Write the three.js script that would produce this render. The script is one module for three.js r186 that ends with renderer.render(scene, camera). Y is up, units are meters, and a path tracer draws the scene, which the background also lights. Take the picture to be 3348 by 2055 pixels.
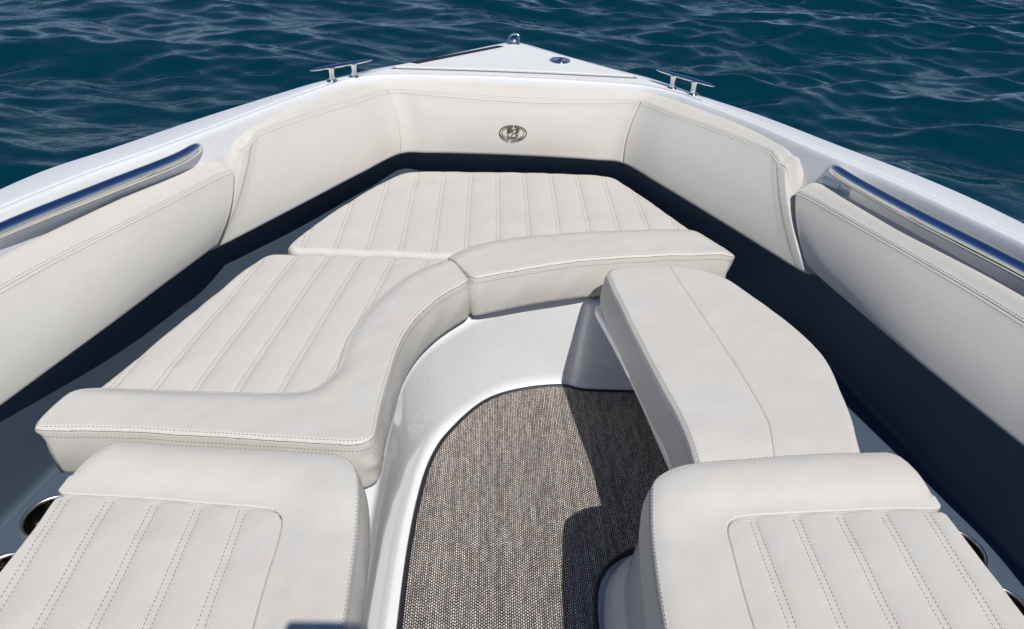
import * as THREE from 'three';
import { mergeGeometries } from 'three/addons/utils/BufferGeometryUtils.js';

// ------------------------------------------------------------------ camera, sky, sun, exposure
// World: metres, y up, bow floor at y = 0, the boat points to -z; V(x, y, f) puts f metres ahead of the camera's foot point.
const V = (x, y, f) => new THREE.Vector3(x, y, -f);
const scene = new THREE.Scene();
const renderer = new THREE.WebGLRenderer({ antialias: true });
renderer.toneMapping = THREE.LinearToneMapping;
renderer.toneMappingExposure = 1.10;
renderer.shadowMap.enabled = true;
const camera = new THREE.PerspectiveCamera(46.05, 1024 / 629, 0.02, 9000);
camera.position.copy(V(-0.082, 1.40, 0));
camera.up.set(-0.0279, 0.8281, -0.5599);
camera.lookAt(V(-0.082 + 0.04205, 1.40 - 0.5587, 0.8283));

const SUN = V(0.25, 1, -0.63).normalize();
const sun = new THREE.DirectionalLight(new THREE.Color(1.0, 0.96, 0.90), 3.8);
sun.position.copy(SUN.clone().multiplyScalar(20));
sun.castShadow = true;
sun.shadow.mapSize.set(4096, 4096);
Object.assign(sun.shadow.camera, { left: -4, right: 4, top: 4, bottom: -4, near: 1, far: 60 });
scene.add(sun);

{ // clear blue sky, paler towards the horizon
  const w = 256, h = 128, a = new Float32Array(w * h * 4);
  const zen = [0.012, 0.042, 0.15], mid = [0.19, 0.29, 0.44], hor = [0.40, 0.55, 0.73];
  for (let j = 0; j < h; j++) {
    const el = Math.max(0, Math.sin((j + 0.5) / h * Math.PI - Math.PI / 2));
    for (let i = 0; i < w; i++) {
      const k1 = Math.pow(1 - el, 2.0), k2 = Math.pow(1 - el, 7);
      for (let c = 0; c < 3; c++) {
        const m = zen[c] * (1 - k1) + mid[c] * k1;
        a[(j * w + i) * 4 + c] = (m * (1 - k2) + hor[c] * k2) * 1.0;
      }
      a[(j * w + i) * 4 + 3] = 1;
    }
  }
  const t = new THREE.DataTexture(a, w, h, THREE.RGBAFormat, THREE.FloatType);
  t.mapping = THREE.EquirectangularReflectionMapping;
  t.magFilter = THREE.LinearFilter; t.minFilter = THREE.LinearFilter; t.wrapS = THREE.RepeatWrapping; t.needsUpdate = true;
  scene.background = t;
  scene.environment = t;
}

// ------------------------------------------------------------------ helpers
let seed = 20417;
const rnd = () => { seed = (seed * 1664525 + 1013904223) >>> 0; return seed / 4294967296; };
const hash = (i, j, s) => { let h = (i * 374761393 + j * 668265263 + s * 974711) | 0; h = Math.imul(h ^ (h >>> 13), 1274126177); return ((h ^ (h >>> 16)) >>> 0) / 4294967296; };
const sm = (t) => t * t * (3 - 2 * t);
const clamp = (x, a, b) => Math.min(b, Math.max(a, x));
function noise(x, y, s = 0, period = 0) {
  const i = Math.floor(x), j = Math.floor(y), u = sm(x - i), v = sm(y - j);
  const w = (k) => period ? ((k % period) + period) % period : k;
  const a = hash(w(i), w(j), s), b = hash(w(i + 1), w(j), s), c = hash(w(i), w(j + 1), s), d = hash(w(i + 1), w(j + 1), s);
  return (a * (1 - u) + b * u) * (1 - v) + (c * (1 - u) + d * u) * v;
}
function tex(size, fn, srgb) { // fn(x, y) -> [r, g, b] in 0..255
  const a = new Uint8Array(size * size * 4);
  for (let j = 0; j < size; j++) for (let i = 0; i < size; i++) {
    const c = fn(i / size, j / size), k = (j * size + i) * 4;
    a[k] = clamp(c[0], 0, 255); a[k + 1] = clamp(c[1], 0, 255); a[k + 2] = clamp(c[2], 0, 255); a[k + 3] = 255;
  }
  const t = new THREE.DataTexture(a, size, size);
  t.wrapS = t.wrapT = THREE.RepeatWrapping; t.magFilter = THREE.LinearFilter; t.minFilter = THREE.LinearMipmapLinearFilter; t.generateMipmaps = true;
  if (srgb) t.colorSpace = THREE.SRGBColorSpace;
  t.needsUpdate = true;
  return t;
}
const rep = (t, metres) => { t.repeat.set(1 / metres, 1 / metres); return t; };
const lin = (r, g, b) => new THREE.Color().setRGB(r, g, b);

// ------------------------------------------------------------------ materials
const grain = rep(tex(512, (x, y) => {
  const p = 64; let best = 9, b2 = 9; const X = x * p, Y = y * p, ci = Math.floor(X), cj = Math.floor(Y);
  for (let a = -1; a <= 1; a++) for (let b = -1; b <= 1; b++) {
    const i = ((ci + a) % p + p) % p, j = ((cj + b) % p + p) % p;
    const d = Math.hypot(ci + a + hash(i, j, 1) - X, cj + b + hash(i, j, 2) - Y);
    if (d < best) { b2 = best; best = d; } else if (d < b2) b2 = d;
  }
  const v = 255 * clamp((b2 - best) * 1.6, 0, 1); return [v, v, v];
}), 0.14);
const mottle = rep(tex(512, (x, y) => {
  const n = 0.5 * noise(x * 8, y * 8, 3, 8) + 0.3 * noise(x * 32, y * 32, 4, 32) + 0.2 * noise(x * 128, y * 128, 5, 128);
  const v = 248 + 7 * (n - 0.5), s = noise(x * 5, y * 5, 6, 5); return [v + 1, v + s, v - 2 + 2 * s];
}, true), 0.6);
const M = {};
M.vinyl = new THREE.MeshPhysicalMaterial({ color: lin(0.635, 0.618, 0.582), map: mottle, roughness: 0.48, bumpMap: grain, bumpScale: 0.0003, specularIntensity: 0.8 });
M.thread = new THREE.MeshStandardMaterial({ color: lin(0.28, 0.23, 0.17), roughness: 0.9 });
const gelMap = rep(tex(256, (x, y) => { const v = 250 + 4 * (noise(x * 6, y * 6, 8, 6) - 0.5) + 4 * (noise(x * 60, y * 60, 9, 60) - 0.5); return [v, v, v]; }, true), 0.8);
M.gel = new THREE.MeshPhysicalMaterial({ color: lin(0.80, 0.81, 0.82), map: gelMap, roughness: 0.35, clearcoat: 1, clearcoatRoughness: 0.05 });
M.deck = new THREE.MeshStandardMaterial({ color: lin(0.78, 0.79, 0.79), map: gelMap, roughness: 0.6, bumpMap: grain, bumpScale: 0.0004 });
M.slate = new THREE.MeshStandardMaterial({ color: lin(0.068, 0.100, 0.140), roughness: 0.5, bumpMap: grain, bumpScale: 0.0003 });
M.rim = new THREE.MeshStandardMaterial({ color: lin(0.85, 0.84, 0.82), metalness: 1, roughness: 0.3 });
M.steel = new THREE.MeshStandardMaterial({ color: lin(0.32, 0.30, 0.28), metalness: 1, roughness: 0.16 });
M.chrome = new THREE.MeshStandardMaterial({ color: lin(0.80, 0.79, 0.77), metalness: 1, roughness: 0.09 });
M.black = new THREE.MeshStandardMaterial({ color: lin(0.012, 0.013, 0.018), roughness: 0.55 });
M.seal = new THREE.MeshStandardMaterial({ color: lin(0.16, 0.16, 0.17), roughness: 0.7 });
M.brown = new THREE.MeshStandardMaterial({ color: lin(0.095, 0.07, 0.042), roughness: 0.7 });
{ // woven floor covering: 4.6 mm columns of raised oval knots, each column and knot of its own tone
  const N = 1024, cols = 64, rows = 42;
  const f = (x, y) => {
    const cx = x * cols, ci = Math.floor(cx), off = ci % 2 ? 0.5 : 0, cy = y * rows + off + 0.25 * (hash(ci, 0, 31) - 0.5), cj = Math.floor(cy);
    const du = (cx - ci - 0.5) / 0.46, dv = (cy - cj - 0.5) / 0.44;
    const k = clamp(1.25 - Math.hypot(du, dv), 0, 1);
    return { k: sm(clamp(k * 1.5, 0, 1)), ci, cj: ((cj % rows) + rows) % rows };
  };
  const cm = tex(N, (x, y) => {
    const { k, ci, cj } = f(x, y);
    const t = hash(ci, cj, 11), col = hash(ci, 3, 12), n = noise(x * 300, y * 300, 13, 300);
    const st = noise(ci * 0.83, y * 9, 14) - 0.5, light = 170 + 50 * t + 26 * (col - 0.5) + 50 * st + 24 * (n - 0.5), dark = 18 + 22 * n;
    const v = dark + (light - dark) * k;
    return [v * 1.0, v * 0.955, v * 0.92];
  }, true);
  const bm = tex(N, (x, y) => { const { k } = f(x, y); const v = 255 * k; return [v, v, v]; });
  rep(cm, 0.295); rep(bm, 0.295);
  M.carpet = new THREE.MeshStandardMaterial({ map: cm, bumpMap: bm, bumpScale: 0.0026, roughness: 0.95 });
}

// ------------------------------------------------------------------ naming and parenting
const used = {};
const numbered = (n) => { used[n] = (used[n] || 0) + 1; return used[n] === 1 ? n : n + '_' + String(used[n] - 1).padStart(3, '0'); };
function thing(name, label, category, pos, group) {
  const g = new THREE.Group(); g.name = numbered(name); g.userData = { label, category };
  if (group) g.userData.group = group;
  if (pos) g.position.copy(pos);
  scene.add(g); return g;
}
function part(parent, name, geo, mat, label) { // geometry in world coordinates; moved into the parent's frame
  const o = parent.position;
  let p = o.clone(); for (let q = parent.parent; q && q !== scene; q = q.parent) p.add(q.position);
  geo.translate(-p.x, -p.y, -p.z);
  const m = new THREE.Mesh(geo, mat); m.name = name; m.castShadow = m.receiveShadow = true;
  if (label) m.userData.label = label;
  parent.add(m); return m;
}
function sub(parent, name, pos) { // a part that is itself a group of pieces
  const g = new THREE.Group(); g.name = name; let p = parent.position.clone(); g.position.copy(pos).sub(p); parent.add(g); return g;
}

// ------------------------------------------------------------------ shapes
// polygon of [x, f, radius?]: corners replaced by curves; without a radius the curve reaches half way to its neighbours
function rp(pts, closed = true, seg = 6) {
  const out = [], n = pts.length;
  for (let i = 0; i < n; i++) {
    const p = pts[i];
    if (!closed && (i === 0 || i === n - 1)) { out.push([p[0], p[1]]); continue; }
    const a = pts[(i + n - 1) % n], b = pts[(i + 1) % n];
    const la = Math.hypot(a[0] - p[0], a[1] - p[1]), lb = Math.hypot(b[0] - p[0], b[1] - p[1]);
    const r = p[2] === undefined ? 9 : p[2], ra = Math.min(r, la * 0.5), rb = Math.min(r, lb * 0.5);
    const A = [p[0] + (a[0] - p[0]) * ra / la, p[1] + (a[1] - p[1]) * ra / la], B = [p[0] + (b[0] - p[0]) * rb / lb, p[1] + (b[1] - p[1]) * rb / lb];
    for (let k = 0; k <= seg; k++) {
      const t = k / seg, q = (1 - t) * (1 - t), w = 2 * t * (1 - t), e = t * t;
      const c = [q * A[0] + w * p[0] + e * B[0], q * A[1] + w * p[1] + e * B[1]], l = out[out.length - 1];
      if (!l || Math.hypot(l[0] - c[0], l[1] - c[1]) > 1e-4) out.push(c);
    }
  }
  return out;
}
function segDist(px, py, P, closed) {
  let d = 1e9; const n = P.length;
  for (let i = 0; i < (closed ? n : n - 1); i++) {
    const a = P[i], b = P[(i + 1) % n], vx = b[0] - a[0], vy = b[1] - a[1];
    const t = clamp(((px - a[0]) * vx + (py - a[1]) * vy) / (vx * vx + vy * vy + 1e-12), 0, 1);
    const dx = a[0] + t * vx - px, dy = a[1] + t * vy - py, q = dx * dx + dy * dy;
    if (q < d) d = q;
  }
  return Math.sqrt(d);
}
function sdf(px, py, P) { // inside positive
  let c = false;
  for (let i = 0, j = P.length - 1; i < P.length; j = i++) {
    const a = P[i], b = P[j];
    if ((a[1] > py) !== (b[1] > py) && px < (b[0] - a[0]) * (py - a[1]) / (b[1] - a[1]) + a[0]) c = !c;
  }
  return (c ? 1 : -1) * segDist(px, py, P, true);
}
function axis(lo, hi, step, lines = [], offs = [0, 0.003, 0.006, 0.009, 0.013, 0.018, 0.026]) {
  const s = [];
  for (let x = lo; x <= hi + 1e-9; x += step) if (!lines.some((l) => Math.abs(x - l) < 0.032)) s.push(x);
  for (const l of lines) for (const o of offs) { s.push(l + o); if (o) s.push(l - o); }
  return s.filter((x) => x >= lo - 1e-9 && x <= hi + 1e-9).sort((a, b) => a - b).filter((x, i, t) => !i || x - t[i - 1] > 1e-4);
}
// An upholstered block: plan outline, top height function, rounded sewn edge, sides down to `bottom`.
function slab({ wrinkle = null, offs, outline, top, bottom, r = 0.016, ry = 0.016, step = 0.011, angle = 0, warp = null, lines = [], taper = () => 0.006, bulge = 0.006, seam = true, vstep }) {
  const ca = Math.cos(angle), sa = Math.sin(angle);
  const map = warp || ((u, v) => [u * ca + v * sa, -u * sa + v * ca]);
  const inv = warp ? null : (x, f) => [x * ca - f * sa, x * sa + f * ca];
  let u0 = 1e9, u1 = -1e9, v0 = 1e9, v1 = -1e9;
  for (const p of outline) {
    const q = warp ? warp.inv(p[0], p[1]) : inv(p[0], p[1]);
    u0 = Math.min(u0, q[0]); u1 = Math.max(u1, q[0]); v0 = Math.min(v0, q[1]); v1 = Math.max(v1, q[1]);
  }
  const us = axis(u0 - 0.02, u1 + 0.02, step, lines, offs), vs = axis(v0 - 0.02, v1 + 0.02, vstep || step * 1.25);
  const nu = us.length, nv = vs.length, S = new Float32Array(nu * nv), pos = [], id = new Int32Array(nu * nv).fill(-1), h = {}, v = {};
  for (let j = 0; j < nv; j++) for (let i = 0; i < nu; i++) {
    const [x, f] = map(us[i], vs[j]); S[j * nu + i] = sdf(x, f, outline) - r;
  }
  const put = (u, w) => { const [x, f] = map(u, w); pos.push(x, top(x, f, u, w), f); return pos.length / 3 - 1; };
  const G = (i, j) => { const k = j * nu + i; if (id[k] < 0) id[k] = put(us[i], vs[j]); return id[k]; };
  const H = (i, j) => { const k = j * nu + i; if (h[k] === undefined) { const t = S[k] / (S[k] - S[k + 1]); h[k] = put(us[i] + t * (us[i + 1] - us[i]), vs[j]); } return h[k]; };
  const W = (i, j) => { const k = j * nu + i; if (v[k] === undefined) { const t = S[k] / (S[k] - S[k + nu]); v[k] = put(us[i], vs[j] + t * (vs[j + 1] - vs[j])); } return v[k]; };
  const tris = [], col = [], next = new Map();
  for (let j = 0; j < nv - 1; j++) for (let i = 0; i < nu - 1; i++) {
    const c = [[i, j], [i + 1, j], [i + 1, j + 1], [i, j + 1]], ins = c.map(([a, b]) => S[b * nu + a] > 0);
    const n = ins.filter(Boolean).length; if (!n) continue;
    const cross = [() => H(i, j), () => W(i + 1, j), () => H(i, j + 1), () => W(i, j)];
    let poly = [];
    const polys = [];
    if (n === 2 && ins[0] === ins[2]) { // ambiguous: two corners
      for (let k = 0; k < 4; k++) if (ins[k]) { const a = cross[(k + 3) % 4](), b = cross[k](); polys.push([a, G(...c[k]), b]); next.set(b, a); }
    } else {
      let out = -1, inn = -1;
      for (let k = 0; k < 4; k++) {
        if (ins[k]) poly.push(G(...c[k]));
        if (ins[k] !== ins[(k + 1) % 4]) { const q = cross[k](); poly.push(q); if (ins[k]) out = q; else inn = q; }
      }
      if (out >= 0) next.set(out, inn);
      polys.push(poly);
    }
    for (const p of polys) for (let k = 1; k < p.length - 1; k++) { tris.push(p[0], p[k], p[k + 1]); col.push(us[i] * 0.5 + us[i + 1] * 0.5); }
  }
  // chain the contours
  const rings = [], seen = new Set();
  for (const s of next.keys()) {
    if (seen.has(s)) continue;
    const ch = []; let q = s;
    while (q !== undefined && !seen.has(q)) { seen.add(q); ch.push(q); q = next.get(q); }
    if (ch.length > 8) rings.push(ch);
  }
  const nTop = tris.length, strips = [];
  for (const ch of rings) {
    const n = ch.length, nor = ch.map((q) => {
      const x = pos[q * 3], f = pos[q * 3 + 2], e = 0.004;
      let gx = sdf(x - e, f, outline) - sdf(x + e, f, outline), gf = sdf(x, f - e, outline) - sdf(x, f + e, outline);
      const l = Math.hypot(gx, gf) || 1; return [gx / l, gf / l];
    });
    for (let k = 0; k < 3; k++) { const c = nor.map((a) => a.slice()); for (let i = 0; i < n; i++) { const a = c[(i + n - 1) % n], b = c[(i + 1) % n]; let x = c[i][0] * 2 + a[0] + b[0], y = c[i][1] * 2 + a[1] + b[1]; const l = Math.hypot(x, y) || 1; nor[i] = [x / l, y / l]; } }
    const prof = []; // [outset, drop below edge height or null, fraction down the side]
    for (let k = 1; k <= 7; k++) { const t = k / 7 * Math.PI / 2; prof.push([r * Math.sin(t), ry * (1 - Math.cos(t)), 0]); }
    if (seam) prof.splice(5, 1, [r * 0.86, ry * 0.46, 0], [r * 0.86, ry * 0.56, 0], [r * 0.95, ry * 0.62, 0]);
    for (const s of [0.06, 0.16, 0.28, 0.4, 0.52, 0.64, 0.76, 0.87, 0.95]) prof.push([r, ry, s]);
    prof.push([r - 0.006, ry, 1]); prof.push([r - 0.03, ry, 1]);
    let prev = ch; const lines3 = [];
    for (const [o, dr, s] of prof) {
      const cur = ch.map((q, i) => {
        const x = pos[q * 3], y = pos[q * 3 + 1], f = pos[q * 3 + 2], [nx, nf] = nor[i];
        const tp = taper(x, f, nx, nf), oo = o - tp * s + (s ? bulge * Math.sin(Math.PI * s) : 0) + (wrinkle && s ? wrinkle(x, f, s) : 0) + (s ? 0.0018 * Math.sin(Math.PI * s) * 2 * (noise(x * 26 + s * 2, f * 26 + 50, 63) - 0.5) : 0);
        pos.push(x + nx * oo, s ? (y - dr) + (bottom - (y - dr)) * s : y - dr, f + nf * oo);
        return pos.length / 3 - 1;
      });
      for (let i = 0; i < n; i++) { const k = (i + 1) % n; tris.push(prev[i], cur[i], cur[k], prev[i], cur[k], prev[k]); }
      prev = cur; lines3.push(cur);
    }
    strips.push({ ch, nor, lines3 });
  }
  const N = pos.length / 3, P = new Float32Array(N * 3), UV = new Float32Array(N * 2);
  for (let k = 0; k < N; k++) { P[k * 3] = pos[k * 3]; P[k * 3 + 1] = pos[k * 3 + 1]; P[k * 3 + 2] = -pos[k * 3 + 2]; UV[k * 2] = pos[k * 3] + pos[k * 3 + 1] * 0.7; UV[k * 2 + 1] = pos[k * 3 + 2] + pos[k * 3 + 1] * 0.7; }
  const g = new THREE.BufferGeometry();
  g.setAttribute('position', new THREE.BufferAttribute(P, 3)); g.setAttribute('uv', new THREE.BufferAttribute(UV, 2));
  g.setIndex(tris); g.computeVertexNormals();
  const at = (k) => new THREE.Vector3(P[k * 3], P[k * 3 + 1], P[k * 3 + 2]), nat = (k) => { const a = g.attributes.normal; return new THREE.Vector3(a.getX(k), a.getY(k), a.getZ(k)); };
  return { g, tris, nTop, col, strips, at, nat, map, top, outline, r, us, vs, v0, v1 };
}
// cut a slab into its sewn channels along u lines: one geometry per channel, the sides go with the channel nearest to them
function channels(s, lines, uOf) {
  const src = s.g, P = src.attributes.position, Nn = src.attributes.normal, U = src.attributes.uv, bins = lines.map(() => []).concat([[]]);
  for (let t = 0; t < s.tris.length; t += 3) {
    let u;
    if (t < s.nTop) u = s.col[t / 3];
    else { const a = s.tris[t], b = s.tris[t + 1], c = s.tris[t + 2]; u = uOf((P.getX(a) + P.getX(b) + P.getX(c)) / 3, -(P.getZ(a) + P.getZ(b) + P.getZ(c)) / 3); }
    let k = 0; while (k < lines.length && u > lines[k]) k++;
    bins[k].push(s.tris[t], s.tris[t + 1], s.tris[t + 2]);
  }
  return bins.filter((b) => b.length > 60).map((b) => pick(src, b));
}
function pick(src, idx) {
  const P = src.attributes.position, Nn = src.attributes.normal, U = src.attributes.uv, m = new Map(), p = [], n = [], u = [], ix = [];
  for (const k of idx) {
    if (!m.has(k)) { m.set(k, p.length / 3); p.push(P.getX(k), P.getY(k), P.getZ(k)); n.push(Nn.getX(k), Nn.getY(k), Nn.getZ(k)); u.push(U.getX(k), U.getY(k)); }
    ix.push(m.get(k));
  }
  const g = new THREE.BufferGeometry();
  g.setAttribute('position', new THREE.Float32BufferAttribute(p, 3)); g.setAttribute('normal', new THREE.Float32BufferAttribute(n, 3)); g.setAttribute('uv', new THREE.Float32BufferAttribute(u, 2)); g.setIndex(ix);
  return g;
}
// rows of thread: each stitch a small rounded bar lying on the surface
function stitchRow(pts, nors, acc, { len = 0.0052, gap = 0.0024, w = 0.0015, hgt = 0.0009 } = {}) {
  const L = [0]; for (let i = 1; i < pts.length; i++) L.push(L[i - 1] + pts[i].distanceTo(pts[i - 1]));
  const total = L[L.length - 1]; let k = 0;
  const samp = (d) => { while (k < L.length - 2 && L[k + 1] < d) k++; const t = clamp((d - L[k]) / (L[k + 1] - L[k] || 1), 0, 1); return [pts[k].clone().lerp(pts[k + 1], t), nors[k].clone().lerp(nors[k + 1], t).normalize()]; };
  for (let d = 0; d + len < total; d += len + gap) {
    const [a, na] = samp(d), [b] = samp(d + len);
    const t = b.clone().sub(a); if (t.length() > len * 3 || t.length() < 1e-5) continue;
    const s = new THREE.Vector3().crossVectors(t, na).normalize().multiplyScalar(w / 2), up = na.clone().multiplyScalar(hgt);
    const e = t.clone().multiplyScalar(0.2), dn = na.clone().multiplyScalar(-0.0006);
    const base = acc.p.length / 3;
    const vv = [a.clone().sub(s).add(dn), a.clone().add(s).add(dn), b.clone().add(s).add(dn), b.clone().sub(s).add(dn),
      a.clone().add(e).addScaledVector(s, -0.6).add(up), a.clone().add(e).addScaledVector(s, 0.6).add(up), b.clone().sub(e).addScaledVector(s, 0.6).add(up), b.clone().sub(e).addScaledVector(s, -0.6).add(up)];
    for (const q of vv) acc.p.push(q.x, q.y, q.z);
    for (const q of [4, 5, 6, 4, 6, 7, 0, 1, 5, 0, 5, 4, 1, 2, 6, 1, 6, 5, 2, 3, 7, 2, 7, 6, 3, 0, 4, 3, 4, 7]) acc.i.push(base + q);
  }
}
const newAcc = () => ({ p: [], i: [] });
function accGeo(acc) { const g = new THREE.BufferGeometry(); g.setAttribute('position', new THREE.Float32BufferAttribute(acc.p, 3)); g.setIndex(acc.i); g.computeVertexNormals(); return g; }
function stuffPart(parent, name, acc, mat, label) { if (!acc.i.length) return; const m = part(parent, name, accGeo(acc), mat, label); m.userData.kind = 'stuff'; return m; }
// stitch rows either side of a sewn edge, where keep(x, f) holds
function edgeStitch(s, acc, keep, rows = [1, 9]) {
  for (const st of s.strips) for (const rI of rows) {
    const line = st.lines3[rI]; let run = [], rn = [];
    const flush = () => { if (run.length > 3) stitchRow(run, rn, acc); run = []; rn = []; };
    const n = line.length; let start = 0; while (start < n && keep(s.at(st.ch[start]).x, -s.at(st.ch[start]).z)) start++;
    for (let q = 0; q <= n; q++) {
      const i = (q + start) % n, c = s.at(st.ch[i]);
      if (keep(c.x, -c.z)) { const p = s.at(line[i]); if (!run.length || p.distanceTo(run[run.length - 1]) > 0.002) { run.push(p); rn.push(s.nat(line[i])); } } else flush();
    }
    flush();
  }
}
// double stitch rows along the channel lines of a pleated insert
function lineStitch(s, lines, acc, half = 0.0058) {
  const up = new THREE.Vector3(0, 1, 0);
  for (const l of lines) for (const o of [-half, half]) {
    let run = [], rn = [];
    for (let w = s.v0; w <= s.v1; w += 0.006) {
      const [x, f] = s.map(l + o, w);
      if (sdf(x, f, s.outline) > s.r * 0.9) { run.push(V(x, s.top(x, f, l + o, w), f)); rn.push(up); } else { if (run.length > 3) stitchRow(run, rn, acc); run = []; rn = []; }
    }
    if (run.length > 3) stitchRow(run, rn, acc);
  }
}
// a skin through cross sections (arrays of Vector3 of equal length)
function loft(sec, { smooth = 0, caps = true } = {}) {
  const m = sec[0].length, p = [], uv = [], ix = [];
  let L = 0;
  sec.forEach((s, i) => {
    if (i) L += s[Math.floor(m / 2)].distanceTo(sec[i - 1][Math.floor(m / 2)]);
    let l = 0; s.forEach((q, k) => { if (k) l += q.distanceTo(s[k - 1]); p.push(q.x, q.y, q.z); uv.push(L, l); });
  });
  for (let i = 0; i < sec.length - 1; i++) for (let k = 0; k < m - 1; k++) { const a = i * m + k; ix.push(a, a + 1, a + m, a + 1, a + m + 1, a + m); }
  const g = new THREE.BufferGeometry();
  g.setAttribute('position', new THREE.Float32BufferAttribute(p, 3)); g.setAttribute('uv', new THREE.Float32BufferAttribute(uv, 2)); g.setIndex(ix); g.computeVertexNormals();
  if (!caps) return g;
  const cap = (s, flip) => {
    const c = new THREE.BufferGeometry(), cp = [], cu = [], ci = [], mid = s.reduce((a, q) => a.add(q), new THREE.Vector3()).multiplyScalar(1 / m);
    cp.push(mid.x, mid.y, mid.z); cu.push(0, 0);
    s.forEach((q) => { cp.push(q.x, q.y, q.z); cu.push(q.x + q.z, q.y); });
    for (let k = 1; k < m; k++) flip ? ci.push(0, k + 1, k) : ci.push(0, k, k + 1);
    c.setAttribute('position', new THREE.Float32BufferAttribute(cp, 3)); c.setAttribute('uv', new THREE.Float32BufferAttribute(cu, 2)); c.setIndex(ci); c.computeVertexNormals(); return c;
  };
  return mergeGeometries([g, cap(sec[0], true), cap(sec[sec.length - 1], false)]);
}
// interpolate rows of key points (Catmull-Rom through the keys, chord-length spacing)
function interp(keys, t) {
  const n = keys.length - 1, x = clamp(t, 0, 1) * n, i = Math.min(n - 1, Math.floor(x)), u = x - i;
  const g = (k) => keys[clamp(k, 0, n)];
  return keys[0].map((_, c) => {
    const a = g(i - 1)[c], b = g(i)[c], d = g(i + 1)[c], e = g(i + 2)[c];
    return b.map((__, q) => 0.5 * (2 * b[q] + (d[q] - a[q]) * u + (2 * a[q] - 5 * b[q] + 4 * d[q] - e[q]) * u * u + (3 * b[q] - a[q] - 3 * d[q] + e[q]) * u * u * u));
  });
}
function tube(pts, r, seg = 64, rad = 14, closed = false) { return new THREE.TubeGeometry(new THREE.CatmullRomCurve3(pts, closed, 'centripetal'), seg, r, rad, closed); }
function prism(poly, y0, y1, holes = [], bevel = 0) { // horizontal plate between y0 and y1
  const sh = new THREE.Shape(poly.map((p) => new THREE.Vector2(p[0], p[1])));
  for (const h of holes) sh.holes.push(new THREE.Path(h.map((p) => new THREE.Vector2(p[0], p[1]))));
  const g = new THREE.ExtrudeGeometry(sh, { depth: y1 - y0 - 2 * bevel, bevelEnabled: bevel > 0, bevelSize: bevel, bevelThickness: bevel, bevelOffset: -bevel, bevelSegments: 3, curveSegments: 12 });
  g.rotateX(-Math.PI / 2); g.translate(0, y0 + bevel, 0); return g; // shape (x, f) -> (x, ., -f)
}
const circ = (x, f, r, n = 40) => Array.from({ length: n }, (_, i) => [x + r * Math.cos(i / n * 2 * Math.PI), f + r * Math.sin(i / n * 2 * Math.PI)]);
function lathe(prof, at, seg = 48) { const g = new THREE.LatheGeometry(prof.map((p) => new THREE.Vector2(p[0], p[1])), seg); g.translate(at.x, at.y, at.z); return g; }
const undul = (x, f, a = 0.0012) => a * 2 * (noise(x * 14 + 40, f * 14 + 40, 21) - 0.5) + a * 1.2 * (noise(x * 34, f * 34, 22) - 0.5);
const pucker = (x, f, d, a = 0.0016) => a * Math.exp(-Math.max(0, d) / 0.022) * 2 * (noise(x * 58 + 9, f * 58 + 9, 61) - 0.5);
const pleat = (u, lines) => { let q = 9; for (const l of lines) q = Math.min(q, Math.abs(u - l)); return -0.0048 * Math.exp(-Math.max(0, q - 0.0055) / 0.012); };
const roll = (d, w) => { const t = clamp(d / w, 0, 1); return 1 - Math.sqrt(1 - (1 - t) * (1 - t)); }; // 1 at the edge, 0 beyond w

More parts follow.
